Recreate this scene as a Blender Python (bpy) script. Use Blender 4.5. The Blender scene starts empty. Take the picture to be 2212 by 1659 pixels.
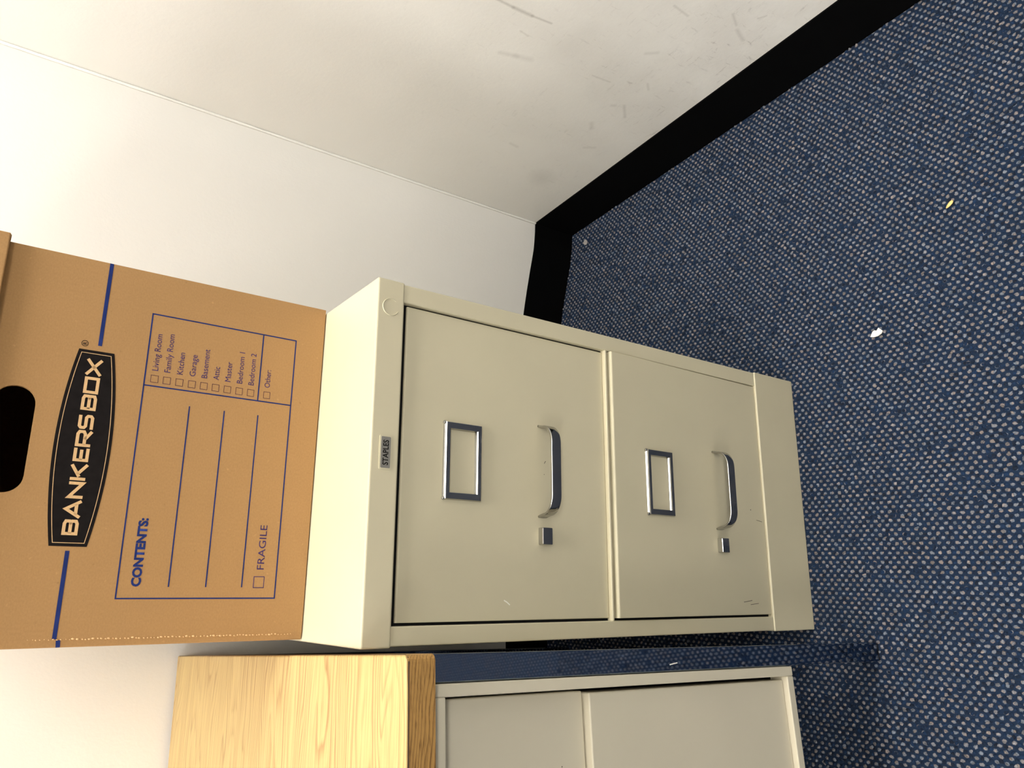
import bpy, bmesh, math, random
import numpy as np
from mathutils import Matrix, Vector

random.seed(7)
rng = np.random.default_rng(7)
scene = bpy.context.scene
COL = scene.collection

# ------------------------------------------------------------------ camera
# the photograph lies on its side: the camera is rolled a quarter turn
CAM = (0.05327356, -0.71344127, 1.06549136)
RX = Vector((0.9658663306, -0.2091061916, 0.1528948397))   # right, of the upright view
RY = Vector((0.2590340148, 0.7839868393, -0.5641507024))   # viewing direction
RZ = Vector((-0.0019001373, 0.5844991330, 0.8113921081))   # up, of the upright view
cam = bpy.data.cameras.new('camera')
cam.sensor_width = 36.0
cam.lens = 36.0 * 1675.56 / 2212.0
cam.clip_start = 0.02
cam_o = bpy.data.objects.new('camera', cam)
COL.objects.link(cam_o)
m = Matrix((-RZ, RX, -RY)).transposed().to_4x4()
m.translation = CAM
cam_o.matrix_world = m
scene.camera = cam_o

# ------------------------------------------------------------------ world, exposure
world = bpy.data.worlds.new('world')
scene.world = world
world.use_nodes = True
world.node_tree.nodes['Background'].inputs[0].default_value = (1.0, 0.97, 0.92, 1)
world.node_tree.nodes['Background'].inputs[1].default_value = 0.03
vs = scene.view_settings
vs.view_transform = 'Standard'
vs.look = 'None'
vs.gamma = 1
vs.use_curve_mapping = False
vs.exposure = 0.0

LAMP_STRENGTH = 16.6
LAMP_COLOR = (1.0, 0.962, 0.905, 1)

# ------------------------------------------------------------------ node helpers
def new_mat(name):
    mt = bpy.data.materials.new(name)
    mt.use_nodes = True
    nt = mt.node_tree
    return mt, nt, nt.nodes['Principled BSDF']

def N(nt, kind, **kw):
    n = nt.nodes.new(kind)
    for k, v in kw.items():
        if k == 'inp':
            for i, val in v.items():
                if isinstance(val, bpy.types.NodeSocket):
                    nt.links.new(val, n.inputs[i])
                else:
                    n.inputs[i].default_value = val
        else:
            setattr(n, k, v)
    return n

def math_n(nt, op, a, b=0.0, c=None, clamp=False):
    inp = {0: a, 1: b}
    if c is not None:
        inp[2] = c
    return N(nt, 'ShaderNodeMath', operation=op, use_clamp=clamp, inp=inp).outputs[0]

def ramp(nt, fac, stops):
    n = N(nt, 'ShaderNodeValToRGB', inp={0: fac})
    el = n.color_ramp.elements
    while len(el) < len(stops):
        el.new(0.5)
    for e, (p, c) in zip(el, stops):
        e.position = p
        e.color = c if len(c) == 4 else (*c, 1)
    return n.outputs[0]

def mixc(nt, fac, a, b, mode='MIX'):
    n = N(nt, 'ShaderNodeMix', data_type='RGBA', blend_type=mode)
    for i, v in ((0, fac), (6, a), (7, b)):
        if isinstance(v, bpy.types.NodeSocket):
            nt.links.new(v, n.inputs[i])
        else:
            n.inputs[i].default_value = v if not isinstance(v, tuple) or len(v) == 4 else (*v, 1)
    return n.outputs[2]

def noise(nt, vec, scale, detail=2.0, rough=0.5):
    return N(nt, 'ShaderNodeTexNoise', inp={'Vector': vec, 'Scale': scale, 'Detail': detail, 'Roughness': rough}).outputs[0]

def coords(nt, kind='Object'):
    return N(nt, 'ShaderNodeTexCoord').outputs[kind]

def mapping(nt, vec, scale=(1, 1, 1), rot=(0, 0, 0), loc=(0, 0, 0)):
    return N(nt, 'ShaderNodeMapping', inp={0: vec, 1: loc, 2: rot, 3: scale}).outputs[0]

def bump(nt, bsdf, h, strength=0.2, dist=0.001):
    b = N(nt, 'ShaderNodeBump', inp={'Strength': strength, 'Distance': dist, 'Height': h})
    nt.links.new(b.outputs[0], bsdf.inputs['Normal'])

def flat(name, col, rough=0.6, metal=0.0, var=0.0, vscale=40.0, bmp=0.0, bscale=300.0):
    mt, nt, b = new_mat(name)
    b.inputs['Roughness'].default_value = rough
    b.inputs['Metallic'].default_value = metal
    v = coords(nt)
    f = noise(nt, v, vscale, 3.0)
    c0 = tuple(x * (1 - var) for x in col)
    c1 = tuple(min(1, x * (1 + var)) for x in col)
    nt.links.new(ramp(nt, f, [(0.3, c0), (0.7, c1)]), b.inputs['Base Color'])
    if bmp:
        bump(nt, b, noise(nt, v, bscale, 2.0), bmp, 0.0005)
    return mt

# ------------------------------------------------------------------ materials
M = {}
PAINT = (0.625, 0.572, 0.405)
M['paint'] = flat('beige_metal_paint', PAINT, 0.42, 0, 0.02, 12, 0.06, 900)
M['paint_desk'] = flat('desk_beige_paint', (0.635, 0.585, 0.455), 0.42, 0, 0.015, 12, 0.05, 900)
M['inside_shade'] = flat('painted_interior_shade', (0.012, 0.012, 0.012), 0.8)  # near-black colour stands in for the shade inside gaps and recesses
M['chrome'] = flat('polished_chrome', (0.44, 0.43, 0.405), 0.10, 1.0, 0.02, 60)
M['chrome_leg'] = flat('chrome_leg', (0.27, 0.32, 0.40), 0.035, 1.0, 0.01, 60)
M['badge'] = flat('badge_grey', (0.30, 0.285, 0.255), 0.35, 0.3, 0.04, 300)
M['ink_black'] = flat('black_ink', (0.012, 0.010, 0.010), 0.6, 0, 0.2, 120)
M['ink_blue'] = flat('blue_ink', (0.018, 0.033, 0.145), 0.7, 0, 0.2, 90)
M['ink_violet'] = flat('thin_violet_ink', (0.055, 0.035, 0.13), 0.7, 0, 0.2, 90)
M['ink_box'] = flat('checkbox_ink', (0.10, 0.045, 0.06), 0.7, 0, 0.2, 90)
M['base_vinyl'] = flat('black_vinyl_base', (0.0016, 0.0016, 0.0018), 0.9, 0, 0.1, 30)
M['base_vinyl'].node_tree.nodes['Principled BSDF'].inputs['Specular IOR Level'].default_value = 0.06
M['rubber'] = flat('black_rubber', (0.01, 0.01, 0.01), 0.7)
M['caulk'] = flat('white_caulk', (0.96, 0.95, 0.90), 0.5, 0, 0.03, 30)
M['paper'] = flat('white_paper_chip', (0.85, 0.82, 0.72), 0.7, 0, 0.05, 300)
M['seed'] = flat('yellow_seed', (0.85, 0.62, 0.22), 0.5, 0, 0.05, 300)
M['lint'] = flat('grey_lint', (0.35, 0.33, 0.31), 0.9, 0, 0.1, 300)
M['scuff'] = flat('dark_scuff', (0.10, 0.085, 0.06), 0.7, 0, 0.2, 300)
M['pale_nick'] = flat('bare_metal_nick', (0.9, 0.88, 0.8), 0.4, 0.0, 0.02, 300)  # pale wear marks on the upper drawer and the desk leg
M['edge_dark'] = flat('brown_laminate_seam', (0.10, 0.055, 0.035), 0.5)
M['tile_white'] = flat('ceiling_white', (0.85, 0.84, 0.80), 0.9, 0, 0.02, 60, 0.3, 200)
M['fixture'] = flat('fixture_white', (0.8, 0.8, 0.78), 0.4)

for _k in ('ink_black', 'ink_blue', 'ink_violet', 'ink_box', 'inside_shade'):
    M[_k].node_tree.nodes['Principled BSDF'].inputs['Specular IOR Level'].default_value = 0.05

# cardboard
def cardboard(name, col):
    mt, nt, b = new_mat(name)
    v = coords(nt)
    b.inputs['Roughness'].default_value = 0.85
    b.inputs['Specular IOR Level'].default_value = 0.15
    big = noise(nt, v, 22, 3)
    fib = noise(nt, mapping(nt, v, (1, 1, 1.6)), 420, 3, 0.6)
    c = mixc(nt, big, tuple(x * 0.95 for x in col), tuple(x * 1.05 for x in col))
    c = mixc(nt, ramp(nt, fib, [(0.35, (0, 0, 0)), (0.75, (1, 1, 1))]), tuple(x * 0.93 for x in col), tuple(min(1, x * 1.07) for x in col)) if False else mixc(nt, 0.35, c, ramp(nt, fib, [(0.3, tuple(x * 0.8 for x in col)), (0.7, tuple(min(1, x * 1.18) for x in col))]))
    sp = noise(nt, mapping(nt, v, (1, 1, 1), loc=(3, 5, 1)), 150, 1)
    c = mixc(nt, ramp(nt, sp, [(0.74, (0, 0, 0)), (0.80, (0.45, 0.45, 0.45))]), c, tuple(x * 0.62 for x in col))
    sp2 = noise(nt, mapping(nt, v, (1, 1, 1), loc=(9, 2, 7)), 170, 1)
    c = mixc(nt, ramp(nt, sp2, [(0.72, (0, 0, 0)), (0.80, (0.4, 0.4, 0.4))]), c, tuple(min(1, x * 1.45) for x in col))
    nt.links.new(c, b.inputs['Base Color'])
    flute = N(nt, 'ShaderNodeTexWave', wave_type='BANDS', bands_direction='X', inp={'Vector': v, 'Scale': 40, 'Distortion': 0.4}).outputs[1]
    bump(nt, b, math_n(nt, 'ADD', math_n(nt, 'MULTIPLY', flute, 0.25), fib), 0.12, 0.0006)
    return mt
KRAFT = (0.395, 0.228, 0.097)
M['kraft'] = cardboard('kraft_cardboard', KRAFT)
M['kraft_torn'] = cardboard('torn_cardboard_fibre', (0.66, 0.43, 0.22))

# painted plaster wall; scuffs = list of (x,y,z, x,y,z, half width, strength) real marks on the wall
def wall_mat(name, col, scuffs=(), dirt=0.0):
    mt, nt, b = new_mat(name)
    pos = N(nt, 'ShaderNodeNewGeometry').outputs['Position']
    b.inputs['Roughness'].default_value = 0.55
    big = noise(nt, pos, 3.0, 3)
    c = mixc(nt, big, tuple(x * 0.985 for x in col), tuple(min(1, x * 1.015) for x in col))
    if dirt:
        lo = noise(nt, pos, 9.0, 4, 0.6)
        st1 = noise(nt, mapping(nt, pos, (1, 60, 14), (0.5, 0, 0)), 2.2, 5, 0.65)
        st2 = noise(nt, mapping(nt, pos, (1, 16, 70), (-0.3, 0, 0), (2, 1, 4)), 2.2, 5, 0.65)
        k1 = ramp(nt, st1, [(0.60, (0, 0, 0)), (0.74, (1, 1, 1))])
        k2 = ramp(nt, st2, [(0.60, (0, 0, 0)), (0.74, (1, 1, 1))])
        sx = N(nt, 'ShaderNodeSeparateXYZ', inp={0: pos})
        low = N(nt, 'ShaderNodeMapRange', inp={0: sx.outputs[2], 1: 0.15, 2: 0.75, 3: 1.0, 4: 0.0}).outputs[0]
        near = N(nt, 'ShaderNodeMapRange', inp={0: sx.outputs[1], 1: 0.45, 2: -0.1, 3: 0.12, 4: 1.0}).outputs[0]
        lm = ramp(nt, lo, [(0.38, (0, 0, 0)), (0.62, (1, 1, 1))])
        msk = math_n(nt, 'MULTIPLY', math_n(nt, 'MULTIPLY', low, near), dirt)
        f = math_n(nt, 'MULTIPLY', math_n(nt, 'MULTIPLY', math_n(nt, 'ADD', k1, k2), lm), msk, clamp=True)
        c = mixc(nt, f, c, (0.34, 0.31, 0.28))
        c = mixc(nt, math_n(nt, 'MULTIPLY', math_n(nt, 'MULTIPLY', lm, msk), 0.22, clamp=True), c, (0.42, 0.37, 0.33))
    for (ax, ay, az, bx, by, bz, w, s) in scuffs:
        A = Vector((ax + 0.003, ay, az)); Bv = Vector((bx + 0.003, by, bz)); d = Bv - A
        rel = N(nt, 'ShaderNodeVectorMath', operation='SUBTRACT', inp={0: pos, 1: tuple(A)}).outputs[0]
        dt = N(nt, 'ShaderNodeVectorMath', operation='DOT_PRODUCT', inp={0: rel, 1: tuple(d / d.length_squared)}).outputs['Value']
        dt = math_n(nt, 'ADD', dt, 0.0, clamp=True)
        pr = N(nt, 'ShaderNodeVectorMath', operation='SCALE', inp={0: tuple(d), 'Scale': dt}).outputs[0]
        ds = N(nt, 'ShaderNodeVectorMath', operation='DISTANCE', inp={0: rel, 1: pr}).outputs['Value']
        f = N(nt, 'ShaderNodeMapRange', inp={0: ds, 1: 0.0, 2: w * 1.7, 3: s * (0.85 if s >= 0.5 else 0.62), 4: 0.0}).outputs[0]
        c = mixc(nt, f, c, (0.30, 0.28, 0.24))
    nt.links.new(c, b.inputs['Base Color'])
    h = math_n(nt, 'ADD', noise(nt, pos, 160, 3, 0.6), math_n(nt, 'MULTIPLY', noise(nt, pos, 18, 2), 1.5))
    bump(nt, b, h, 0.12, 0.002)
    return mt
WALLC = (0.86, 0.845, 0.80)
M['wall'] = wall_mat('white_wall_paint', WALLC)

# oak laminate: growth-ring lines warped along the board, plus fine pores
def oak(name, light, dark, freq, warp_amp, warp_scale, pore, tilt=0.0, contrast=1.0):
    mt, nt, b = new_mat(name)
    b.inputs['Roughness'].default_value = 0.40
    v = mapping(nt, coords(nt), rot=(0, 0, tilt))
    sp = N(nt, 'ShaderNodeSeparateXYZ', inp={0: v})
    w1 = noise(nt, mapping(nt, v, warp_scale), 1.0, 2, 0.5)
    w2 = noise(nt, mapping(nt, v, tuple(k * 3.1 for k in warp_scale), loc=(3, 1, 5)), 1.0, 2, 0.5)
    acr = math_n(nt, 'ADD', sp.outputs[1], sp.outputs[2])
    ph = math_n(nt, 'ADD', math_n(nt, 'MULTIPLY', acr, freq), math_n(nt, 'ADD', math_n(nt, 'MULTIPLY', w1, warp_amp), math_n(nt, 'MULTIPLY', w2, warp_amp * 0.22)))
    fr = math_n(nt, 'FRACT', ph)
    line = ramp(nt, fr, [(0.0, (0.05, 0.05, 0.05)), (0.45, (0.20, 0.20, 0.20)), (0.80, (1, 1, 1)), (0.92, (0.25, 0.25, 0.25)), (1.0, (0.05, 0.05, 0.05))])
    var = ramp(nt, noise(nt, mapping(nt, v, (1.2, 22, 22), loc=(7, 2, 1)), 1.0, 3), [(0.35, (0.25, 0.25, 0.25)), (0.65, (1, 1, 1))])
    fine_ = ramp(nt, noise(nt, mapping(nt, v, (pore * 0.02, pore, pore)), 1.0, 3, 0.65), [(0.48, (0, 0, 0)), (0.68, (0.55, 0.55, 0.55))])
    f = math_n(nt, 'MULTIPLY', math_n(nt, 'ADD', math_n(nt, 'MULTIPLY', line, var), fine_), contrast, clamp=True)
    nt.links.new(mixc(nt, f, light, dark), b.inputs['Base Color'])
    return mt
M['oak_top'] = oak('oak_laminate_top', (0.62, 0.455, 0.185), (0.36, 0.20, 0.07), 105, 26, (1.6, 9, 9), 520, 0.05, 1.0)
M['oak_edge'] = oak('oak_laminate_edge', (0.50, 0.285, 0.088), (0.16, 0.075, 0.020), 300, 5, (7, 26, 26), 700, 0.09, 0.9)

# carpet: a staggered lattice of pale tufts in blue, the same lattice the built tufts stand on
CU, CV, CANG = 0.0063, 0.0114, -0.03
def carpet_lattice_material():
    mt, nt, b = new_mat('blue_loop_carpet')
    b.inputs['Roughness'].default_value = 0.95
    pos = N(nt, 'ShaderNodeNewGeometry').outputs['Position']
    sp = N(nt, 'ShaderNodeSeparateXYZ', inp={0: mapping(nt, pos, rot=(0, 0, -CANG))})
    u = math_n(nt, 'DIVIDE', sp.outputs[0], CU)
    v = math_n(nt, 'DIVIDE', sp.outputs[1], CV)
    i = math_n(nt, 'FLOOR', u)
    odd = math_n(nt, 'FLOORED_MODULO', i, 2.0)
    v = math_n(nt, 'MULTIPLY_ADD', odd, 0.5, v)
    j = math_n(nt, 'FLOOR', v)
    fu = math_n(nt, 'SUBTRACT', math_n(nt, 'FRACT', u), 0.5)
    fv = math_n(nt, 'SUBTRACT', math_n(nt, 'FRACT', v), 0.5)
    du = math_n(nt, 'MULTIPLY', fu, CU / 0.0021)
    dv = math_n(nt, 'MULTIPLY', fv, CV / 0.0027)
    d = math_n(nt, 'SQRT', math_n(nt, 'ADD', math_n(nt, 'MULTIPLY', du, du), math_n(nt, 'MULTIPLY', dv, dv)))
    d = math_n(nt, 'ADD', d, math_n(nt, 'MULTIPLY', math_n(nt, 'SUBTRACT', noise(nt, pos, 700, 2), 0.5), 1.2))
    w = N(nt, 'ShaderNodeMapRange', inp={0: d, 1: 0.75, 2: 1.1, 3: 1.0, 4: 0.0}).outputs[0]
    rnd = N(nt, 'ShaderNodeTexWhiteNoise', noise_dimensions='2D', inp={'Vector': N(nt, 'ShaderNodeCombineXYZ', inp={0: i, 1: j}).outputs[0]})
    pale = ramp(nt, rnd.outputs[0], [(0.0, (0.14, 0.165, 0.205)), (0.5, (0.185, 0.185, 0.195)), (1.0, (0.235, 0.19, 0.17))])
    blue = mixc(nt, noise(nt, pos, 500, 2), (0.0003, 0.0055, 0.020), (0.0013, 0.020, 0.062))
    nt.links.new(mixc(nt, w, blue, pale), b.inputs['Base Color'])
    return mt
M['carpet'] = carpet_lattice_material()

def tuft_material():
    mt, nt, b = new_mat('carpet_tuft_yarn')
    b.inputs['Roughness'].default_value = 0.95
    a = N(nt, 'ShaderNodeAttribute', attribute_name='yarn').outputs[0]
    pos = N(nt, 'ShaderNodeNewGeometry').outputs['Position']
    f = noise(nt, pos, 900, 3, 0.7)
    f = ramp(nt, f, [(0.3, (0.45, 0.45, 0.45)), (0.7, (1.45, 1.45, 1.45))])
    c = mixc(nt, 1.0, a, f, 'MULTIPLY')
    nt.links.new(c, b.inputs['Base Color'])
    bump(nt, b, noise(nt, pos, 1100, 3), 0.6, 0.0006)
    return mt
M['tuft'] = tuft_material()

def emit_mat():
    mt, nt, b = new_mat('lit_diffuser')
    b.inputs['Base Color'].default_value = (0.9, 0.9, 0.88, 1)
    b.inputs['Emission Color'].default_value = LAMP_COLOR
    b.inputs['Emission Strength'].default_value = LAMP_STRENGTH
    return mt
M['lamp'] = emit_mat()

# ------------------------------------------------------------------ object helpers
def link(name, me, mat, parent=None, smooth=False):
    o = bpy.data.objects.new(name, me)
    COL.objects.link(o)
    if mat is not None:
        me.materials.append(M[mat] if isinstance(mat, str) else mat)
    if parent is not None:
        o.parent = parent
    if smooth:
        me.polygons.foreach_set('use_smooth', [True] * len(me.polygons))
    return o

def bm_obj(name, bm, mat, parent=None, smooth=False):
    bmesh.ops.recalc_face_normals(bm, faces=bm.faces)
    me = bpy.data.meshes.new(name)
    bm.to_mesh(me)
    bm.free()
    return link(name, me, mat, parent, smooth)

def add_box(bm, x0, x1, y0, y1, z0, z1, bev=0.0, seg=2, warp=None):
    r = bmesh.ops.create_cube(bm, size=1.0)
    vs_ = r['verts']
    for v in vs_:
        v.co = Vector(((x0 + x1) / 2 + v.co.x * (x1 - x0), (y0 + y1) / 2 + v.co.y * (y1 - y0), (z0 + z1) / 2 + v.co.z * (z1 - z0)))
    new = list(vs_)
    if bev:
        es = list({e for v in vs_ for e in v.link_edges})
        rr = bmesh.ops.bevel(bm, geom=es, offset=bev, segments=seg, profile=0.5, affect='EDGES')
        new = list({v for f in rr['faces'] for v in f.verts} | {v for v in vs_ if v.is_valid})
    if warp:
        for v in new:
            v.co = warp(v.co)
    return new

def box(name, mat, b, parent=None, bev=0.0, seg=2, warp=None, smooth=False):
    bm = bmesh.new()
    add_box(bm, *b, bev=bev, seg=seg)
    if warp:
        for v in bm.verts:
            v.co = warp(v.co)
    return bm_obj(name, bm, mat, parent, smooth)

def prism(bm, pts, y0, y1, plane='xz'):
    """extrude a closed 2D outline (x,z) from y0 to y1, or (x,y) from z0 to z1"""
    def P(p, d):
        return (p[0], d, p[1]) if plane == 'xz' else (p[0], p[1], d)
    a = [bm.verts.new(P(p, y0)) for p in pts]
    c = [bm.verts.new(P(p, y1)) for p in pts]
    bm.faces.new(a)
    bm.faces.new(c[::-1])
    n = len(pts)
    for i in range(n):
        bm.faces.new((a[i], a[(i + 1) % n], c[(i + 1) % n], c[i]))

def rrect(x0, x1, z0, z1, r, seg=5):
    out = []
    for cx, cz, a0 in ((x1 - r, z1 - r, 0), (x0 + r, z1 - r, 90), (x0 + r, z0 + r, 180), (x1 - r, z0 + r, 270)):
        for k in range(seg + 1):
            a = math.radians(a0 + 90 * k / seg)
            out.append((cx + r * math.cos(a), cz + r * math.sin(a)))
    return out

def loft_rings(bm, rings, close=True):
    """rings: list of lists of 3D points; joins consecutive rings with quads"""
    vr = [[bm.verts.new(p) for p in r] for r in rings]
    n = len(rings[0])
    for a, c in zip(vr, vr[1:]):
        for i in range(n if close else n - 1):
            bm.faces.new((a[i], a[(i + 1) % n], c[(i + 1) % n], c[i]))
    return vr

def empty(name, loc, rz=0.0):
    o = bpy.data.objects.new(name, None)
    COL.objects.link(o)
    o.location = loc
    o.rotation_euler = (0, 0, rz)
    o.empty_display_size = 0.05
    return o

def tag(o, label, cat=None, group=None, kind=None):
    if label:
        o['label'] = label
    if cat:
        o['category'] = cat
    if group:
        o['group'] = group
    if kind:
        o['kind'] = kind
    return o

def structure(o, label=None):
    o['kind'] = 'structure'
    if label:
        o['label'] = label
    return o

# flat printing: strokes, outlines and lettering a hair above a surface, local x/z plane, facing -y
def stroke_quads(bm, pts, w, y, closed=False):
    P = [Vector(p) for p in pts]
    n = len(P)
    L, R = [], []
    for i in range(n):
        if closed:
            d0 = (P[i] - P[i - 1]).normalized(); d1 = (P[(i + 1) % n] - P[i]).normalized()
        else:
            d0 = (P[i] - P[i - 1]).normalized() if i else (P[1] - P[0]).normalized()
            d1 = (P[i + 1] - P[i]).normalized() if i < n - 1 else d0
        n0 = Vector((-d0.y, d0.x)); n1 = Vector((-d1.y, d1.x))
        mt = (n0 + n1)
        mt = mt.normalized() if mt.length > 1e-6 else n0
        k = w / 2 / max(0.35, mt.dot(n0))
        L.append(P[i] + mt * k); R.append(P[i] - mt * k)
    vl = [bm.verts.new((p.x, y, p.y)) for p in L]
    vr = [bm.verts.new((p.x, y, p.y)) for p in R]
    for i in range(n if closed else n - 1):
        j = (i + 1) % n
        bm.faces.new((vl[i], vl[j], vr[j], vr[i]))

def text_mesh_data(body, bold=0.0):
    cu = bpy.data.curves.new('lettering_curve', 'FONT')
    cu.body = body
    cu.size = 1.0
    cu.offset = bold
    cu.resolution_u = 3
    o = bpy.data.objects.new('lettering_tmp', cu)
    COL.objects.link(o)
    dg = bpy.context.evaluated_depsgraph_get()
    me = bpy.data.meshes.new_from_object(o.evaluated_get(dg))
    bpy.data.objects.remove(o)
    bpy.data.curves.remove(cu)
    co = np.zeros(len(me.vertices) * 3)
    me.vertices.foreach_get('co', co)
    return me, co.reshape(-1, 3)

_hm, _hc = text_mesh_data('H')
CAPH = _hc[:, 1].max() - _hc[:, 1].min()
bpy.data.meshes.remove(_hm)

def lettering(name, body, x0, x1, base, cap, y, mat, parent, bold=0.0, fit_box=False):
    me, co = text_mesh_data(body, bold)
    w = co[:, 0].max() - co[:, 0].min()
    out = np.zeros_like(co)
    out[:, 0] = x0 + (co[:, 0] - co[:, 0].min()) * (x1 - x0) / w
    out[:, 1] = y
    out[:, 2] = base + co[:, 1] * cap / CAPH
    me.vertices.foreach_set('co', out.ravel())
    me.update()
    me.name = name
    me.materials.clear()
    return link(name, me, mat, parent)

# ------------------------------------------------------------------ the room
HB = 0.105
# back wall in plan: slightly bowed near the corner, as the cove base shows
WP = [(-5.6, 0.305), (-1.6, 0.545), (-0.6, 0.606), (-0.2, 0.632), (-0.03, 0.639), (0.12, 0.6385), (0.25, 0.633), (0.38, 0.622),
      (0.50, 0.605), (0.5727, 0.5915), (0.645, 0.5755), (0.69, 0.5645), (0.733, 0.5525), (0.76, 0.5445), (0.786, 0.5375), (0.815, 0.5335), (0.8435, 0.5315)]
def fine(plan, k=6):
    out = []
    n = len(plan)
    for i in range(n - 1):
        p0, p1, p2, p3 = (Vector(plan[max(0, min(n - 1, i + d))]) for d in (-1, 0, 1, 2))
        if (p2 - p1).length > 0.35:
            out.append((p1.x, p1.y)); continue
        for q in range(k):
            t = q / k
            p = 0.5 * ((2 * p1) + (p2 - p0) * t + (2 * p0 - 5 * p1 + 4 * p2 - p3) * t * t + (3 * p1 - p0 - 3 * p2 + p3) * t ** 3) if i > 2 else p1.lerp(p2, t)
            out.append((p.x, p.y))
    out.append(tuple(plan[-1]))
    return out
WP = fine(WP)
SW = [(0.8435, 0.5315), (0.9054, -0.2133), (1.385, -6.0)]
CEIL = 2.45

SCUFFS = [
    (0.8822, 0.0661, 0.5474, 0.8823, 0.0652, 0.5034, 0.0022, 0.5), (0.8823, 0.0652, 0.5034, 0.8824, 0.0632, 0.4709, 0.0028, 0.55),
    (0.8824, 0.0632, 0.4709, 0.8828, 0.0591, 0.4374, 0.0018, 0.5), (0.8796, 0.0967, 0.4679, 0.8795, 0.0987, 0.452, 0.0015, 0.35),
    (0.8751, 0.1508, 0.4676, 0.8758, 0.1424, 0.4409, 0.004, 0.3), (0.8757, 0.1438, 0.4431, 0.8763, 0.1368, 0.4184, 0.005, 0.25),
    (0.8785, 0.1106, 0.3094, 0.8788, 0.1068, 0.2735, 0.0015, 0.35), (0.8814, 0.0754, 0.2163, 0.8806, 0.0851, 0.2046, 0.002, 0.35),
    (0.8762, 0.1378, 0.2113, 0.8743, 0.1604, 0.1877, 0.0025, 0.4), (0.8706, 0.2051, 0.2281, 0.8697, 0.2159, 0.2186, 0.004, 0.3),
    (0.8752, 0.1496, 0.2301, 0.8755, 0.1465, 0.2251, 0.003, 0.3), (0.8602, 0.3309, 0.3188, 0.86, 0.3325, 0.3021, 0.003, 0.25),
    (0.8655, 0.2673, 0.1924, 0.8664, 0.2563, 0.1747, 0.003, 0.25), (0.8556, 0.3865, 0.2023, 0.8552, 0.3906, 0.1979, 0.020, 0.28),
    (0.8933, -0.0674, 0.3043, 0.8931, -0.065, 0.2724, 0.002, 0.4), (0.8964, -0.1049, 0.2166, 0.8954, -0.0934, 0.1945, 0.002, 0.4),
    (0.8949, -0.0874, 0.185, 0.8942, -0.0786, 0.1598, 0.003, 0.4), (0.8855, 0.0263, 0.2696, 0.8865, 0.0147, 0.2549, 0.003, 0.3),
    (0.8803, 0.0891, 0.3881, 0.884, 0.0436, 0.3822, 0.018, 0.1), (0.8977, -0.1207, 0.177, 0.8986, -0.1309, 0.1703, 0.0015, 0.35)]

def wall_from_plan(name, plan, z0, z1, thick, mat, parent=None):
    """thick is laid on the far side of the plan line"""
    bm = bmesh.new()
    n = len(plan)
    off = []
    for i in range(n):
        a = Vector(plan[max(0, i - 1)]); c = Vector(plan[min(n - 1, i + 1)])
        d = (c - a).normalized()
        off.append(Vector(plan[i]) + Vector((-d.y, d.x)) * thick)
    ring = [(p[0], p[1]) for p in plan] + [(p.x, p.y) for p in off[::-1]]
    zs = [z0, z1]
    vs0 = [[bm.verts.new((p[0], p[1], z)) for p in ring] for z in zs]
    k = len(ring)
    for i in range(k):
        bm.faces.new((vs0[0][i], vs0[0][(i + 1) % k], vs0[1][(i + 1) % k], vs0[1][i]))
    for i in range(n - 1):
        for lv in vs0:
            bm.faces.new((lv[i], lv[i + 1], lv[k - 2 - i], lv[k - 1 - i]))
    o = bm_obj(name, bm, mat, parent)
    return o

def shift(plan, d):
    out = []
    for i in range(len(plan)):
        a = Vector(plan[max(0, i - 1)]); c = Vector(plan[min(len(plan) - 1, i + 1)])
        t = (c - a).normalized()
        p = Vector(plan[i]) + Vector((-t.y, t.x)) * d
        out.append((p.x, p.y))
    return out

wb = structure(wall_from_plan('wall_back', shift(WP, 0.003), 0, CEIL, 0.1, 'wall'), 'off-white painted back wall behind the cabinet and desk')
M['wall_scuffed'] = wall_mat('scuffed_white_wall_paint', WALLC, SCUFFS, 0.75)
structure(wall_from_plan('wall_right', shift(SW, 0.003), 0, CEIL, 0.1, 'wall_scuffed'), 'off-white painted side wall with grey scuffs above the black base')
structure(wall_from_plan('baseboard_back', WP, 0, HB, 0.003, 'base_vinyl'), 'black vinyl cove base along the back wall')
structure(wall_from_plan('baseboard_right', SW, 0, HB, 0.003, 'base_vinyl'), 'black vinyl cove base along the scuffed side wall')
structure(box('wall_left', 'wall', (-5.7, -5.6, -6.1, 0.6, 0, CEIL)), 'off-white wall at the far left of the room')
structure(box('wall_front', 'wall', (-5.7, 1.5, -6.1, -6.0, 0, CEIL)), 'off-white wall behind the camera')
structure(box('ceiling', 'tile_white', (-5.7, 1.5, -6.1, 0.75, CEIL, CEIL + 0.1)), 'white ceiling')
structure(box('floor', 'carpet', (-5.7, 1.5, -6.1, 0.75, -0.05, 0.0)), 'blue loop carpet floor flecked with pale tufts')

# caulk bead in the corner
bm = bmesh.new()
rings = []
r2 = random.Random(3)
for k in range(60):
    z = HB + (CEIL - HB) * (k / 59) ** 1.3
    rad = 0.0032 * (0.85 + 0.3 * r2.random())
    cx, cy = 0.8450, 0.5330
    rings.append([(cx - rad * 0.9, cy + 0.001, z), (cx - rad * 0.62, cy - rad * 0.5, z), (cx + rad * 0.1, cy - rad, z), (cx + rad * 0.3, cy + 0.001, z)])
loft_rings(bm, rings)
structure(bm_obj('trim_1', bm, 'caulk', None, True), 'thin white caulk bead running up the wall corner')

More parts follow.
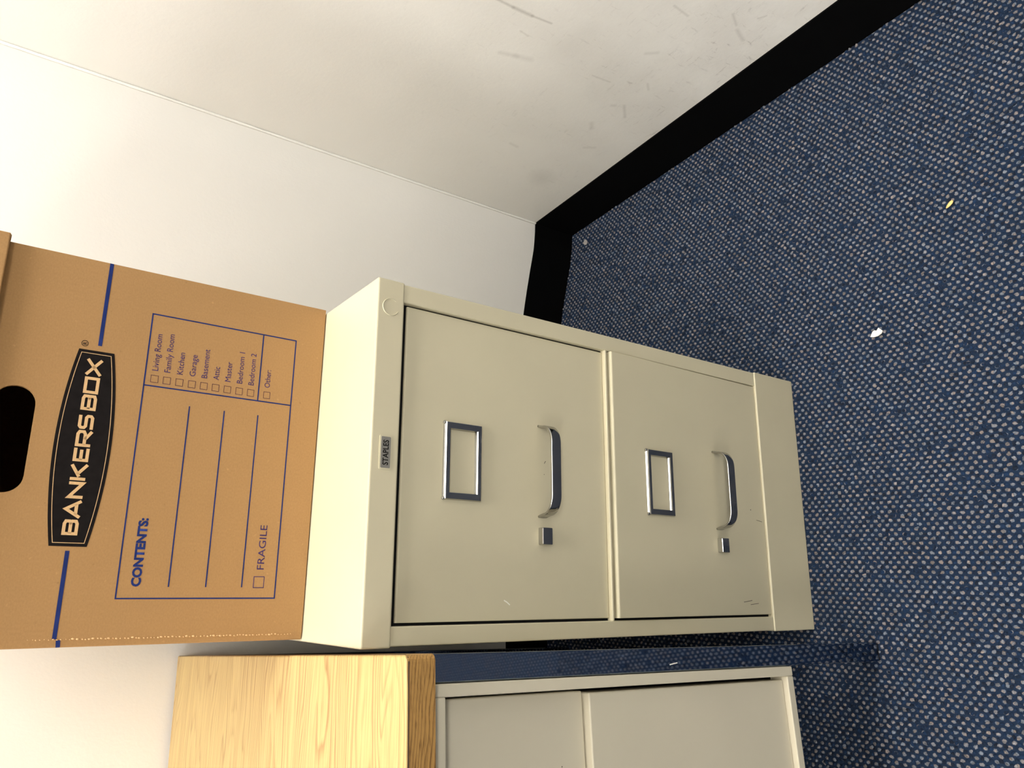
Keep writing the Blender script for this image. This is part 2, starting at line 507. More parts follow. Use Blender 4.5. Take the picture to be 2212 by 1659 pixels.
# ceiling lights: recessed panels
def ceiling_light(x, y, label):
    e = empty('ceiling_light', (x, y, CEIL), math.pi / 2)
    tag(e, label, 'ceiling light', 'recessed ceiling light panels')
    bm = bmesh.new()
    for b in ((-0.31, 0.31, -0.62, -0.59), (-0.31, 0.31, 0.59, 0.62), (-0.31, -0.29, -0.59, 0.59), (0.29, 0.31, -0.59, 0.59)):
        add_box(bm, b[0], b[1], b[2], b[3], -0.02, -0.0005)
    bm_obj('frame', bm, 'fixture', e)
    box('diffuser', 'lamp', (-0.289, 0.289, -0.589, 0.589, -0.012, -0.004), e)
for x, y, l in ((0.25, -0.22, 'lit white ceiling panel nearest above the file cabinet'),
                (-2.15, -0.22, 'lit white ceiling panel over the far end of the desk'),
                (-4.55, -0.22, 'lit white ceiling panel by the far left wall'),
                (0.25, -2.25, 'lit white ceiling panel behind the camera beside the scuffed wall'),
                (-2.15, -2.25, 'lit white ceiling panel in the middle of the room'),
                (-4.55, -2.25, 'lit white ceiling panel left of the middle of the room')):
    ceiling_light(x, y, l)

# ------------------------------------------------------------------ file cabinet
W, H, DEP = 0.381, 0.729, 0.555
cab = empty('file_cabinet', (0, 0, 0))
tag(cab, 'beige two-drawer steel file cabinet under the cardboard box, chrome pulls', 'file cabinet')
ZC, ZB = 0.6965, 0.094      # underside of top cap, top of base panel
XL, XR = 0.0203, 0.3587     # drawer opening
bm = bmesh.new()
add_box(bm, 0.0015, XL, 0.0012, DEP, ZB - 0.004, ZC + 0.004, 0.0012)
add_box(bm, XR, W - 0.0015, 0.0012, DEP, ZB - 0.004, ZC + 0.004, 0.0012)
add_box(bm, XL, XR, DEP - 0.002, DEP, 0.01, ZC)
bm_obj('body', bm, 'paint', cab)
box('gap_shade_panel', 'inside_shade', (XL, XR, 0.0092, 0.012, ZB, ZC), cab)  # black sheet just behind the fronts, paints the drawer gaps as shade
box('top_panel', 'paint', (0, W, 0, DEP + 0.002, ZC, H), cab, 0.0022, 3)
box('base_panel', 'paint', (0.0006, W - 0.0006, -0.0004, DEP, 0.0, ZB), cab, 0.0014, 2)
# rail between the drawers
box('divider_rail', 'paint', (XL - 0.0003, XR + 0.0003, 0.0004, 0.03, 0.3997, 0.4029), cab, 0.0010, 2)

def handle_mesh():
    """strap pull: D-shaped path in plan, flat strap standing upright"""
    bm = bmesh.new()
    half, proj, r = 0.0533, 0.026, 0.021
    path = [(-half, 0.0), (-half + 0.0012, -0.004)]
    for k in range(0, 11):
        a = math.radians(180 + 90 * k / 10)
        path.append((-half + 0.0022 + r + r * math.cos(a), -(proj - r * 0.78) + r * 0.78 * math.sin(a)))
    path += [(-p[0], p[1]) for p in path[::-1]]
    hgt, th = 0.0145, 0.0016
    n = len(path)
    rings = []
    for i, p in enumerate(path):
        a = Vector(path[max(0, i - 1)]); c = Vector(path[min(n - 1, i + 1)])
        d = (c - a).normalized()
        nn = Vector((d.y, -d.x))          # outward
        t = abs(i / (n - 1) - 0.5) * 2
        hh = hgt * (1.0 - 0.10 * max(0.0, t - 0.5))
        o0 = Vector(p)
        prof = []
        for (du, dz) in ((th * 0.25, 0.0), (th * 0.80, -0.0002), (th * 0.98, -0.0006), (th * 1.02, -0.0013), (th * 1.06, -0.0035), (th * 1.12, -hh * 0.55), (th * 0.95, -hh + 0.0014), (th * 0.5, -hh + 0.0003),
                         (-th * 0.4, -hh), (-th * 0.6, -hh + 0.002), (-th * 0.6, -0.0008), (-th * 0.3, -0.0001)):
            q = o0 + nn * du
            prof.append((q.x, q.y, dz))
        rings.append(prof)
    vr = loft_rings(bm, rings)
    bm.faces.new(vr[0]); bm.faces.new(vr[-1])
    bmesh.ops.recalc_face_normals(bm, faces=bm.faces)
    me = bpy.data.meshes.new('handle'); bm.to_mesh(me); bm.free()
    me.materials.append(M['chrome'])
    me.polygons.foreach_set('use_smooth', [len(p.vertices) == 4 for p in me.polygons])
    return me

def latch_mesh():
    bm = bmesh.new()
    add_box(bm, -0.0096, 0.0096, -0.0092, 0.0, -0.0142, 0.0, 0.0009, 2)
    me = bpy.data.meshes.new('thumb_latch'); bm.to_mesh(me); bm.free()
    me.materials.append(M['chrome'])
    return me

def holder_mesh():
    """raised label frame: chamfered outside, sloping inside, small rolled lip on top"""
    bm = bmesh.new()
    def ring(x, z, y):
        return [(-x, y, -z), (x, y, -z), (x, y, z), (-x, y, z)]
    ox, oz, ix, iz = 0.0427, 0.0247, 0.0342, 0.0162
    rings = [ring(ox, oz, 0.0), ring(ox, oz, -0.0009), ring(ox - 0.0002, oz - 0.0004, -0.0013), ring(ox - 0.0005, oz - 0.0011, -0.0028),
             ring(ox - 0.0009, oz - 0.0020, -0.0042), ring(ox - 0.0012, oz - 0.0025, -0.0044), ring(ix + 0.0012, iz + 0.0025, -0.0044),
             ring(ix + 0.0009, iz + 0.0020, -0.0042), ring(ix + 0.0005, iz + 0.0011, -0.0028), ring(ix + 0.0002, iz + 0.0004, -0.0013), ring(ix, iz, 0.0)]
    loft_rings(bm, rings)
    # slightly swollen upper corners
    for sx in (-1, 1):
        r = bmesh.ops.create_icosphere(bm, subdivisions=2, radius=0.0023)
        for v in r['verts']:
            v.co = Vector((v.co.x + sx * (ox - 0.0014), v.co.y - 0.0012, v.co.z * 1.1 + oz - 0.0012))
    bmesh.ops.recalc_face_normals(bm, faces=bm.faces)
    me = bpy.data.meshes.new('label_holder'); bm.to_mesh(me); bm.free()
    me.materials.append(M['chrome'])
    return me

HM, LM, FM = handle_mesh(), latch_mesh(), holder_mesh()
REC = 0.0060   # the drawer fronts sit a little behind the frame
def drawer(z0, z1, zh, zf, ytop, ybot, gap_r, top_chamfer):
    def yat(z):
        return ybot + (ytop - ybot) * (z - z0) / (z1 - z0)
    bm = bmesh.new()
    add_box(bm, XL + 0.0030, XR - gap_r, 0.0, 0.018, z0, z1)
    es = [e for e in bm.edges if all(abs(v.co.z - z1) < 1e-5 and v.co.y < 0.001 for v in e.verts)]
    bmesh.ops.bevel(bm, geom=es, offset=top_chamfer, segments=3, profile=0.5, affect='EDGES')
    es = [e for e in bm.edges if all(v.co.y < 0.0001 for v in e.verts) and not all(abs(v.co.z - (z1 - top_chamfer)) < 1e-5 for v in e.verts)]
    bmesh.ops.bevel(bm, geom=es, offset=0.0012, segments=2, profile=0.5, affect='EDGES')
    for v in bm.verts:
        v.co.y += yat(v.co.z)
    d = bm_obj('drawer', bm, 'paint', cab)
    for nm, me, x, z in (('handle', HM, 0.1913, zh), ('thumb_latch', LM, 0.1154, zh - 0.0004), ('label_holder', FM, 0.1917, zf)):
        o = bpy.data.objects.new(nm, me)
        COL.objects.link(o)
        o.parent = d
        o.location = (x, yat(z), z)
        o['label'] = {'handle': 'chrome strap pull handle', 'thumb_latch': 'small square chrome thumb latch', 'label_holder': 'empty chrome label holder frame'}[nm]
    return d
d1 = drawer(0.4031, ZC - 0.0066, 0.5105, 0.6153, REC, REC, 0.0021, 0.0014)
d1['label'] = 'upper beige drawer front'
# the lower drawer is not pushed fully home: its top edge stands a little proud
d2 = drawer(0.0945, 0.3957, 0.2049, 0.3146, -0.0034, 0.0028, 0.0011, 0.0022)
d2['label'] = 'lower beige drawer front, standing slightly proud at the top'

# round knock-out on the cap and the maker's badge
bm = bmesh.new()
rg = []
for k in range(41):
    a = math.radians(-40 + 285 * k / 40)
    ca, sa = math.cos(a), math.sin(a)
    rg.append([(0.3493 + r * ca, y, 0.7130 + r * sa) for r, y in ((0.0099, 0.0003), (0.0095, -0.0009), (0.0092, -0.0009), (0.0088, 0.0003))])
loft_rings(bm, rg, False)
bm_obj('lock_knockout', bm, 'paint', cab, True)['label'] = 'round stamped lock knock-out'
bm = bmesh.new()
prism(bm, rrect(0.1736, 0.2090, 0.7050, 0.7188, 0.0016), 0.0004, -0.0007)
bd = bm_obj('badge', bm, 'paint', cab)
bd['label'] = 'small grey maker badge with black lettering'
bm = bmesh.new()
prism(bm, rrect(0.1751, 0.2075, 0.7065, 0.7173, 0.0011), 0.0, -0.0010)
bm_obj('badge_plate', bm, 'badge', bd)
lettering('badge_lettering', 'STAPLES', 0.1781, 0.2040, 0.7090, 0.0060, -0.00115, 'ink_black', bd, 0.02)
# nicks and scuffs
def mark(name, pts, w, y, mat, parent, label=None):
    bm = bmesh.new()
    stroke_quads(bm, pts, w, y)
    o = bm_obj(name, bm, mat, parent)
    if label:
        o['label'] = label
    return o
yd1, yd2 = REC - 0.0003, 0.0013
mark('nick', [(0.2005, 0.5005), (0.2028, 0.4993), (0.2035, 0.4983)], 0.0008, yd1, 'scuff', d1)
mark('nick', [(0.1872, 0.5013), (0.1880, 0.5005)], 0.0007, yd1, 'scuff', d1)
mark('nick', [(0.0445, 0.5583), (0.0425, 0.5543), (0.0395, 0.5503)], 0.0013, yd1, 'pale_nick', d1)
mark('nick', [(0.0405, 0.1560), (0.0425, 0.1380)], 0.0008, yd2, 'scuff', d2)
mark('nick', [(0.0370, 0.1420), (0.0385, 0.1240)], 0.0007, yd2, 'scuff', d2)
mark('nick', [(0.1545, 0.1150), (0.1525, 0.1020)], 0.0007, yd2, 'scuff', d2)
mark('nick', [(0.1690, 0.1270), (0.1680, 0.1255)], 0.0014, yd2, 'scuff', d2)

# ------------------------------------------------------------------ cardboard storage box on the cabinet
BY = -0.0209
bx = empty('storage_box', (0.0025, 0.14775, H), BY)
tag(bx, 'brown cardboard storage box with blue print and lid on the file cabinet', 'storage box')
BW, BD, BH, T = 0.3813, 0.370, 0.395, 0.0042
mm = 0.001
# front panel with the hand hole
bm = bmesh.new()
LIFT = 0.0014
outer = [(0.0074, LIFT), (BW, LIFT), (BW, BH), (0.0074, BH)]
hole = rrect(0.1388, 0.2405, 0.2842, 0.3190, 0.0168, 7)
for y in (0.0, T):
    vo = [bm.verts.new((p[0], y, p[1])) for p in outer]
    vh = [bm.verts.new((p[0], y, p[1])) for p in hole]
    es = [bm.edges.new((vo[i], vo[(i + 1) % 4])) for i in range(4)] + [bm.edges.new((vh[i], vh[(i + 1) % len(vh)])) for i in range(len(vh))]
    bmesh.ops.triangle_fill(bm, use_beauty=True, edges=es)
    if y == 0.0:
        v0o, v0h = vo, vh
for a, c in ((v0o, vo), (v0h, vh)):
    for i in range(len(a)):
        bm.faces.new((a[i], a[(i + 1) % len(a)], c[(i + 1) % len(a)], c[i]))
fp = bm_obj('front_panel', bm, 'kraft', bx)
# side, back and bottom walls, and the folded strip at the left front edge
bm = bmesh.new()
prism(bm, [(0.0074, 0.0001), (0.0074, T), (T, T + 0.0006), (T, BD), (0.0, BD), (0.0, 0.0022), (0.0012, 0.0010)], LIFT, BH, 'xy')
bm_obj('side_panel', bm, 'kraft', bx)
box('side_panel', 'kraft', (BW - T, BW, T, BD, LIFT, BH), bx)
box('back_panel', 'kraft', (T, BW - T, BD - T, BD, LIFT, BH), bx)
box('bottom_panel', 'kraft', (T + 0.001, BW - T - 0.001, T + 0.001, BD - T, 0.0002, 0.0050), bx)
# lid
LZ, LT = 0.3284, 0.412
lid = empty('lid', (0, 0, 0)); lid.parent = bx
bm = bmesh.new()
add_box(bm, -0.0075, BW + 0.0062, -0.0088, -0.0046, LZ, LT, 0.0012, 2)
add_box(bm, -0.0075, -0.0033, -0.0046, BD + 0.007, LZ, LT, 0.0012, 2)
add_box(bm, BW + 0.0025, BW + 0.0066, -0.0046, BD + 0.007, LZ - 0.0008, LT, 0.0012, 2)
add_box(bm, -0.0033, BW + 0.0025, BD + 0.0028, BD + 0.007, LZ, LT, 0.0012, 2)
add_box(bm, -0.0033, BW + 0.0025, -0.0046, BD + 0.0028, LT - T, LT, 0.0008, 1)
COL.objects.unlink(lid); bpy.data.objects.remove(lid)
lid = bm_obj('lid', bm, 'kraft', bx)
lid['label'] = 'plain brown cardboard lid'
# torn perforation along the left fold
bm = bmesh.new()
for k in range(74):
    z = 0.014 + 0.246 * k / 73 + random.uniform(-0.0006, 0.0006)
    s = random.uniform(0.35, 1.0) * (0.5 if z > 0.225 or z < 0.03 else 1.0)
    xx = 0.0074 - 0.0012 * (1 - z / 0.26) + random.uniform(-0.0004, 0.0004)
    r = bmesh.ops.create_icosphere(bm, subdivisions=1, radius=0.00062 * (0.6 + s))
    for v in r['verts']:
        v.co = Vector((xx + v.co.x * 1.1, -0.0001 + v.co.y * 0.8, z + v.co.z * (0.9 + 1.1 * s)))
pf = bm_obj('torn_perforation', bm, 'kraft_torn', bx, True)
pf['kind'] = 'stuff'
pf['label'] = 'torn perforated edge of the cardboard fold'

YP = -0.00025
def R4(x0, x1, z0, z1):
    return [(x0 * mm, z0 * mm), (x1 * mm, z0 * mm), (x1 * mm, z1 * mm), (x0 * mm, z1 * mm)]
def quad(bm, x0, x1, z0, z1, y):
    bm.faces.new([bm.verts.new((a, y, b)) for a, b in R4(x0, x1, z0, z1)])
bm = bmesh.new(); quad(bm, 7.6, 87.9, 237.3, 241.0, YP)
bm_obj('printed_stripe', bm, 'ink_blue', fp)
bm = bmesh.new(); quad(bm, 291.6, 381.25, 235.6, 239.2, YP)
bm_obj('printed_stripe', bm, 'ink_blue', fp)
bm = bmesh.new()
vv = [bm.verts.new(p) for p in ((0.00005, 0.0020, 0.2334), (0.0011, 0.0007, 0.2334), (0.0066, -0.0001, 0.2340), (0.0066, -0.0001, 0.2376), (0.0011, 0.0007, 0.2370), (0.00005, 0.0020, 0.2370))]
bm.faces.new((vv[0], vv[1], vv[4], vv[5])); bm.faces.new((vv[1], vv[2], vv[3], vv[4]))
bm_obj('printed_stripe', bm, 'ink_blue', fp)
# logo badge
def badge_outline(ins):
    x0, x1 = 92.0 + ins, 285.8 - ins
    out = []
    def arc(x, top):
        k = 1 - ((x - 188.9) / 96.9) ** 2
        return (255.4 + 9.1 * k - ins) if top else (223.3 - 9.1 * k + ins)
    n = 28
    for i in range(n + 1):
        x = x0 + (x1 - x0) * i / n
        out.append((x * mm, arc(x, False) * mm))
    for i in range(n + 1):
        x = x1 - (x1 - x0) * i / n
        out.append((x * mm, arc(x, True) * mm))
    return out
bm = bmesh.new()
bm.faces.new([bm.verts.new((p[0], YP, p[1])) for p in badge_outline(0)])
lg = bm_obj('printed_logo', bm, 'ink_black', bx)
lg['label'] = 'black barrel-shaped logo with brown lettering'
bm = bmesh.new(); stroke_quads(bm, badge_outline(3.3), 0.62 * mm, YP * 2, True)
bm_obj('logo_border', bm, 'kraft_torn', lg)
# logo letters as strokes: (x0, x1, polylines in 0..1)
ST = 2.9
def glyph(ch):
    if ch == 'B':
        return [('c', [(0, 0), (0.80, 0), (1, 0.10), (1, 0.40), (0.88, 0.5), (1, 0.60), (1, 0.90), (0.80, 1), (0, 1)]), ('o', [(0, 0.5), (0.9, 0.5)])]
    if ch == 'A':
        return [('o', [(0, -0.1), (0.5, 1.08), (1, -0.1)]), ('o', [(0.17, 0.25), (0.83, 0.25)])]
    if ch == 'N':
        return [('o', [(0, -0.12), (0, 1), (1, 0), (1, 1.12)])]
    if ch == 'K':
        return [('o', [(0, -0.12), (0, 1.12)]), ('o', [(0.98, 1.1), (0.16, 0.42)]), ('o', [(0.34, 0.56), (1.02, -0.16)])]
    if ch == 'E':
        return [('o', [(1.12, 1), (0, 1), (0, 0), (1.12, 0)]), ('o', [(0, 0.5), (0.98, 0.5)])]
    if ch == 'R':
        return [('o', [(0, -0.12), (0, 1), (0.82, 1), (1, 0.88), (1, 0.52), (0.82, 0.40), (0, 0.40)]), ('o', [(0.42, 0.40), (1.05, -0.12)])]
    if ch == 'S':
        return [('o', [(1.06, 1), (0.14, 1), (0, 0.88), (0, 0.62), (0.14, 0.5), (0.86, 0.5), (1, 0.38), (1, 0.12), (0.86, 0), (-0.12, 0)])]
    if ch == 'O':
        return [('c', [(0, 0), (1, 0), (1, 1), (0, 1)])]
    if ch == 'X':
        return [('o', [(-0.04, -0.1), (1.04, 1.1)]), ('o', [(-0.04, 1.1), (1.04, -0.1)])]
LET = [('B', 102.5, 117.2), ('A', 118.0, 136.4), ('N', 137.3, 153.5), ('K', 154.8, 171.6), ('E', 173.2, 186.6), ('R', 187.9, 204.2),
       ('S', 205.4, 219.9), ('B', 224.4, 240.2), ('O', 241.4, 258.4), ('X', 259.7, 277.4)]
for ch, x0, x1 in LET:
    bm = bmesh.new()
    a, c, lo, hi = x0 + ST / 2, x1 - ST / 2, 232.9 + ST / 2, 246.5 - ST / 2
    for kind, pl in glyph(ch):
        P = [((a + (c - a) * u) * mm, (lo + (hi - lo) * v) * mm) for u, v in pl]
        stroke_quads(bm, P, ST * mm, YP * 2, kind == 'c')
    bm_obj('logo_letter', bm, 'kraft_torn', lg)
bm = bmesh.new()
stroke_quads(bm, [((292.0 + 2.9 * math.cos(k * math.pi / 12)) * mm, (251.0 + 2.9 * math.sin(k * math.pi / 12)) * mm) for k in range(24)], 0.55 * mm, YP, True)
bm_obj('registered_mark', bm, 'ink_black', lg)
lettering('registered_mark', 'R', 0.2907, 0.2934, 0.2493, 0.0034, YP, 'ink_black', lg, 0.01)

# contents form
bm = bmesh.new()
for pl, cl in (([(43.9, 35.2), (335.9, 35.2), (335.9, 192.2), (43.9, 192.2)], True), ([(258.1, 35.2), (258.1, 192.2)], False), ([(258.1, 73.5), (335.9, 73.5)], False)):
    stroke_quads(bm, [(x * mm, z * mm) for x, z in pl], 1.35 * mm, YP, cl)
form = bm_obj('printed_form', bm, 'ink_blue', bx)
form['label'] = 'blue printed contents form with checkboxes'
for z in (144.9, 108.5, 71.6):
    bm = bmesh.new(); quad(bm, 55.1, 241.8, z - 0.65, z + 0.65, YP)
    bm_obj('writing_line', bm, 'ink_blue', form)
lettering('form_lettering', 'CONTENTS:', 0.0552, 0.1222, 0.1716, 0.0080, YP, 'ink_blue', form, 0.045)
lettering('form_lettering', 'FRAGILE', 0.0738, 0.1211, 0.0496, 0.0075, YP, 'ink_violet', form, 0.0)
def checkbox(x0, x1, z0, z1, w, mat):
    bm = bmesh.new(); stroke_quads(bm, R4(x0, x1, z0, z1), w * mm, YP, True)
    bm_obj('checkbox', bm, mat, form)
checkbox(54.8, 66.2, 48.2, 59.2, 0.75, 'ink_violet')
ROWS = [('Living Room', 314.9, 180.2), ('Family Room', 317.1, 168.1), ('Kitchen', 299.0, 155.5), ('Garage', 298.8, 142.7), ('Basement', 307.3, 130.3),
        ('Attic', 289.6, 117.9), ('Master', 297.4, 105.2), ('Bedroom 1', 310.8, 92.4), ('Bedroom 2', 311.6, 79.6), ('Other:', 295.5, 61.3)]
for body, xe, zb in ROWS:
    lettering('form_lettering', body, 0.2748, xe * mm, zb * mm, 0.0060, YP, 'ink_violet', form, 0.0)
    checkbox(262.2, 269.6, zb - 1.1, zb + 6.1, 0.55, 'ink_box')

# ------------------------------------------------------------------ desk
DY = 0.0633
desk = empty('desk', (0.0028, -0.1106, 0), DY)
tag(desk, 'oak laminate desk with beige drawer pedestal and mirror chrome legs beside the cabinet', 'desk')
HD, TD, DD, DL = 0.739, 0.0275, 0.7468, 1.45
def lean(v):
    # the under-structure leans very slightly
    return Vector((v.x - 0.02 * (HD - TD - v.z), v.y, v.z))
bm = bmesh.new()
rc = 0.006
plan = [(-DL, 0.0), (-rc * 1.0, 0.0)] + [(-rc + rc * math.sin(a), rc - rc * math.cos(a)) for a in [math.radians(x) for x in (22, 45, 68, 90)]] + [(0.0, DD), (-DL, DD)]
prism(bm, plan, HD - TD, HD - 0.0016, 'xy')
top = bm_obj('desktop', bm, 'oak_edge', desk)
top['label'] = 'desktop slab with darker oak grain edge'
bm = bmesh.new()
plan2 = [(x * (1 if x > -DL + 0.01 else 1) - (0.0012 if x > -0.01 and False else 0), y) for x, y in plan]
def inset(pl, d):
    return [(min(x, -d) if x > -0.02 else x, max(y, d) if y < 0.02 else y) for x, y in pl]
rings = [[(x, y, HD - 0.0016) for x, y in inset(plan, 0.0002)], [(x, y, HD - 0.0006) for x, y in inset(plan, 0.0005)], [(x, y, HD) for x, y in inset(plan, 0.0018)]]
vr = loft_rings(bm, rings)
bm.faces.new(vr[-1])
lam = bm_obj('laminate_surface', bm, 'oak_top', top)
lam['label'] = 'light oak laminate surface'
bm = bmesh.new()
prism(bm, [(-DL, -0.0002), (-rc, -0.0002), (-rc * 0.3, 0.0016), (0.0002, rc), (0.0002, DD), (-0.0006, DD), (-0.0006, rc), (-rc, 0.0006), (-DL, 0.0006)], HD - 0.0028, HD - 0.0016, 'xy')
bm_obj('laminate_seam', bm, 'edge_dark', top)
# legs
def leg(xa, xb, ya, yb):
    bm = bmesh.new()
    add_box(bm, xa, xb, ya, yb, 0.004, HD - TD, 0.0011, 2)
    for v in bm.verts:
        v.co = lean(v.co)
    o = bm_obj('leg', bm, 'chrome_leg', desk)
    o['label'] = 'mirror-polished chrome desk leg'
    box('foot', 'rubber', (xa + 0.001, xb - 0.001, ya + 0.001, yb - 0.001, 0.0, 0.0045), o, warp=lean)
    return o
lg1 = leg(-0.0246, -0.0004, 0.0150, 0.0400)
leg(-0.0246, -0.0004, 0.68, 0.705)
leg(-DL + 0.01, -DL + 0.034, 0.0150, 0.0400)
leg(-DL + 0.01, -DL + 0.034, 0.68, 0.705)
bm = bmesh.new()
for x, z in ((-0.0165, 0.412), (-0.0147, 0.404)):
    pass
stroke_quads(bm, [(-0.0236, 0.4130), (-0.0228, 0.4070), (-0.0222, 0.4010)], 0.0011, 0.0148)
bm_obj('scratch', bm, 'pale_nick', lg1)
box('added_modesty_panel', 'paint_desk', (-DL + 0.034, -0.030, 0.690, 0.702, 0.20, HD - TD), desk, 0.001, 2)  # unseen panel, added to keep light off the floor under the desk
# pedestal: frame with recessed drawers
FR, FB = -0.0252, 0.2074
PW = 0.40
ped = None
bm = bmesh.new()
add_box(bm, FR - 0.0108, FR, 0.010, 0.60, FB, HD - TD, 0.0012, 2)                       # right side
add_box(bm, FR - PW, FR - PW + 0.0108, 0.010, 0.60, FB, HD - TD, 0.0012, 2)             # left side
add_box(bm, FR - PW + 0.0108, FR - 0.0108, 0.010, 0.035, 0.6955, HD - TD, 0.0010, 2)    # top rail
add_box(bm, FR - PW + 0.0108, FR - 0.0108, 0.010, 0.035, FB, 0.2190, 0.0012, 2)         # bottom rail
for v in bm.verts:
    v.co = lean(v.co)
ped = bm_obj('pedestal', bm, 'paint_desk', desk)
ped['label'] = 'beige steel drawer pedestal with raised frame'
box('back_panel', 'paint_desk', (FR - PW + 0.01, FR - 0.01, 0.585, 0.60, FB, HD - TD), ped, warp=lean)
box('bottom_pan', 'inside_shade', (FR - PW + 0.01, FR - 0.0105, 0.036, 0.60, FB + 0.001, FB + 0.004), ped, warp=lean)
box('recess_shade_panel', 'inside_shade', (FR - PW + 0.011, FR - 0.0109, 0.050, 0.054, FB + 0.004, HD - TD), ped, warp=lean)  # black sheet, paints in the shade behind the pedestal drawers
o = box('drawer', 'paint_desk', (FR - PW + 0.014, FR - 0.0135, 0.0255, 0.046, 0.5295, 0.692), ped, 0.0015, 3, lean)
o['label'] = 'upper desk drawer front'
mark('nick', [(-0.1070, 0.5600), (-0.1074, 0.5590)], 0.0012, 0.0252, 'scuff', o)
o = box('drawer', 'paint_desk', (FR - PW + 0.014, FR - 0.0150, 0.0170, 0.046, 0.2192, 0.5278), ped, 0.0015, 3, lean)
o['label'] = 'lower desk drawer front, a little further out than the upper'

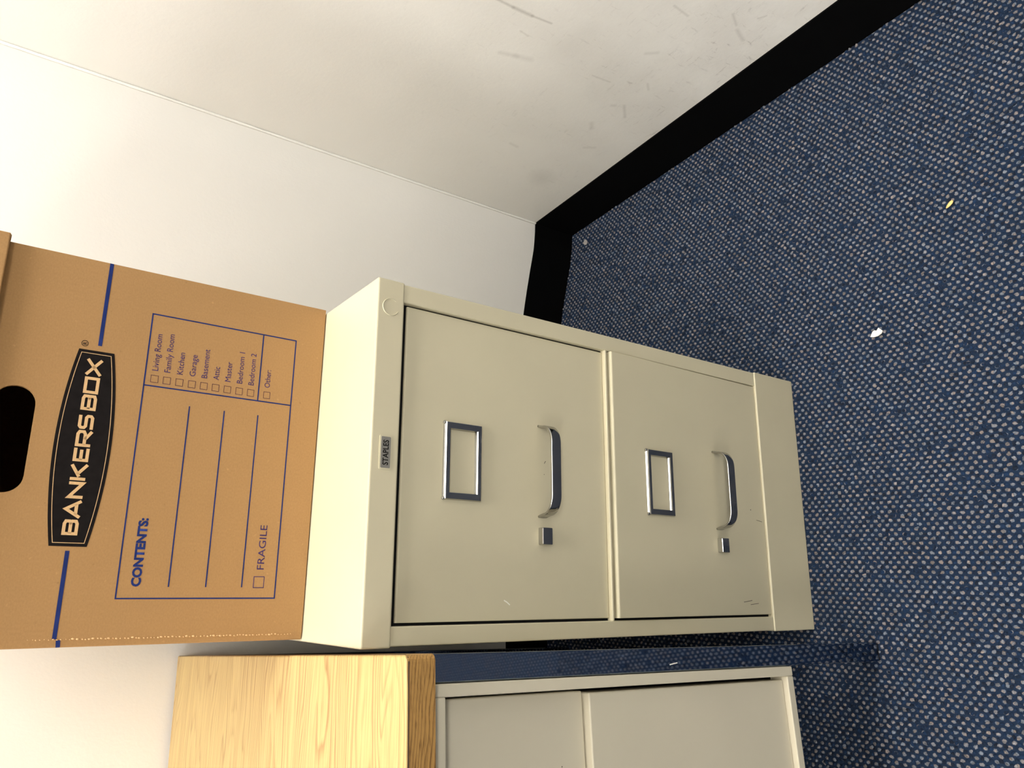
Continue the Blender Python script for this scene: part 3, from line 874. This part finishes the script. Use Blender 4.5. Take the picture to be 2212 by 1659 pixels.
# ------------------------------------------------------------------ carpet pile: one object of many small loops
def build_carpet():
    ca, sa = math.cos(CANG), math.sin(CANG)
    sites = []
    n_i = int(2.2 / CU)
    ii = np.arange(-n_i, n_i)
    jj = np.arange(-int(1.6 / CV), int(1.6 / CV))
    I, J = np.meshgrid(ii, jj, indexing='ij')
    parts = []
    for half, white in ((0.0, 1.0), (0.5, 0.0)):
        u = (I + 0.5) * CU
        v = (J + 0.5 - 0.5 * (I % 2) + half) * CV
        x = u * ca - v * sa
        y = u * sa + v * ca
        parts.append(np.stack([x.ravel(), y.ravel(), np.full(x.size, white)], 1))
    P = np.concatenate(parts)
    k = (P[:, 0] > -0.55) & (P[:, 1] > -0.80) & (P[:, 1] < 0.63)
    wy = np.interp(P[:, 0], [p[0] for p in WP], [p[1] for p in WP])
    k &= P[:, 1] < wy - 0.001
    wx = np.interp(-P[:, 1], [-p[1] for p in SW], [p[0] for p in SW])
    k &= P[:, 0] < wx - 0.001
    k &= ~((P[:, 0] > -0.0025) & (P[:, 0] < W + 0.0025) & (P[:, 1] > -0.0030) & (P[:, 1] < DEP + 0.002))
    P = P[k]
    n = len(P)
    P[:, 0] += rng.normal(0, 0.00075, n)
    P[:, 1] += rng.normal(0, 0.00085, n)
    wht = (P[:, 2] > 0.5) & (rng.random(n) > 0.06)
    ax = np.where(wht, rng.uniform(0.0012, 0.0022, n), rng.uniform(0.0021, 0.0029, n))
    ay = np.where(wht, rng.uniform(0.0017, 0.0029, n), rng.uniform(0.0024, 0.0033, n))
    hz = np.where(wht, rng.uniform(0.0020, 0.0030, n), rng.uniform(0.0015, 0.0026, n))
    rot = rng.normal(0.25, 0.45, n)
    ang = np.arange(6) * math.pi / 3
    unit = [(math.cos(a), math.sin(a), 0.0) for a in ang] + [(0.80 * math.cos(a + 0.5), 0.80 * math.sin(a + 0.5), 0.68) for a in ang] + [(0, 0, 1.0)]
    unit = np.array(unit)
    f = []
    for a in range(6):
        b_ = (a + 1) % 6
        f += [(a, b_, 6 + a), (b_, 6 + b_, 6 + a), (6 + a, 6 + b_, 12)]
    f = np.array(f)
    nv = len(unit)
    X = unit[None, :, 0] * ax[:, None]
    Y = unit[None, :, 1] * ay[:, None]
    jit = 1 + rng.normal(0, 0.24, (n, nv))
    X *= jit; Y *= jit
    co = np.empty((n, nv, 3))
    c, s = np.cos(rot)[:, None], np.sin(rot)[:, None]
    co[:, :, 0] = P[:, 0, None] + X * c - Y * s
    co[:, :, 1] = P[:, 1, None] + X * s + Y * c
    co[:, :, 2] = unit[None, :, 2] * hz[:, None] - 0.0003
    faces = (f[None] + (np.arange(n) * nv)[:, None, None]).reshape(-1, 3)
    me = bpy.data.meshes.new('carpet_pile')
    me.vertices.add(n * nv)
    me.vertices.foreach_set('co', co.ravel())
    nf = len(faces)
    me.loops.add(nf * 3)
    me.loops.foreach_set('vertex_index', faces.ravel().astype(np.int32))
    me.polygons.add(nf)
    me.polygons.foreach_set('loop_start', np.arange(0, nf * 3, 3, dtype=np.int32))
    me.polygons.foreach_set('use_smooth', np.ones(nf, dtype=bool))
    me.update(calc_edges=True)
    t = rng.random(n)[:, None]
    pale = (1 - t) * np.array([0.22, 0.265, 0.335]) + t * np.array([0.37, 0.315, 0.29])
    pale *= 0.74 * rng.uniform(0.55, 1.2, n)[:, None]
    tb = rng.random(n)[:, None]
    blue = (1 - tb) * np.array([0.0004, 0.010, 0.036]) + tb * np.array([0.0022, 0.036, 0.118])
    blue *= 0.56
    colr = np.where(wht[:, None], pale, blue)
    rgba = np.ones((n, nv, 4), dtype=np.float32)
    rgba[:, :, :3] = colr[:, None, :]
    at = me.color_attributes.new('yarn', 'FLOAT_COLOR', 'POINT')
    at.data.foreach_set('color', rgba.ravel())
    o = link('carpet_pile', me, 'tuft')
    tag(o, 'blue and pale grey looped carpet pile covering the floor', 'carpet', kind='stuff')
build_carpet()

# ------------------------------------------------------------------ litter on the carpet
bm = bmesh.new()
prism(bm, [(-0.0057, 0.0051), (-0.0055, -0.0018), (-0.0028, -0.0076), (0.001, -0.0094), (0.007, -0.0034), (0.0032, -0.0007), (0.0044, 0.0029), (0.0026, 0.0058), (-0.0042, 0.0092)], 0.0, 0.0014, 'xy')
o = bm_obj('paper_scrap', bm, 'paper')
o.location = (0.4206, -0.1508, 0.0029); o.rotation_euler = (0.05, 0.08, 0)
tag(o, 'tiny torn white paper scrap on the carpet beside the cabinet', 'paper scrap')
bm = bmesh.new()
bmesh.ops.create_uvsphere(bm, u_segments=12, v_segments=8, radius=1.0)
for v in bm.verts:
    k = 1 - 0.35 * v.co.x
    v.co = Vector((v.co.x * 0.0068, v.co.y * 0.0026 * k, v.co.z * 0.0018))
o = bm_obj('seed', bm, 'seed', None, True)
o.location = (0.5740, -0.2765, 0.0038); o.rotation_euler = (0, 0, 2.25)
tag(o, 'small yellow seed lying on the blue carpet near the side wall', 'seed')
bm = bmesh.new()
bmesh.ops.create_icosphere(bm, subdivisions=2, radius=1.0)
for v in bm.verts:
    k = random.uniform(0.6, 1.25)
    v.co = Vector((v.co.x * 0.008 * k, v.co.y * 0.0055 * k, v.co.z * 0.0016 * k))
o = bm_obj('lint', bm, 'lint')
o.location = (0.8080, 0.4830, 0.0034); o.rotation_euler = (0, 0, 0.6)
tag(o, 'grey lint ball on the carpet in the wall corner', 'lint')
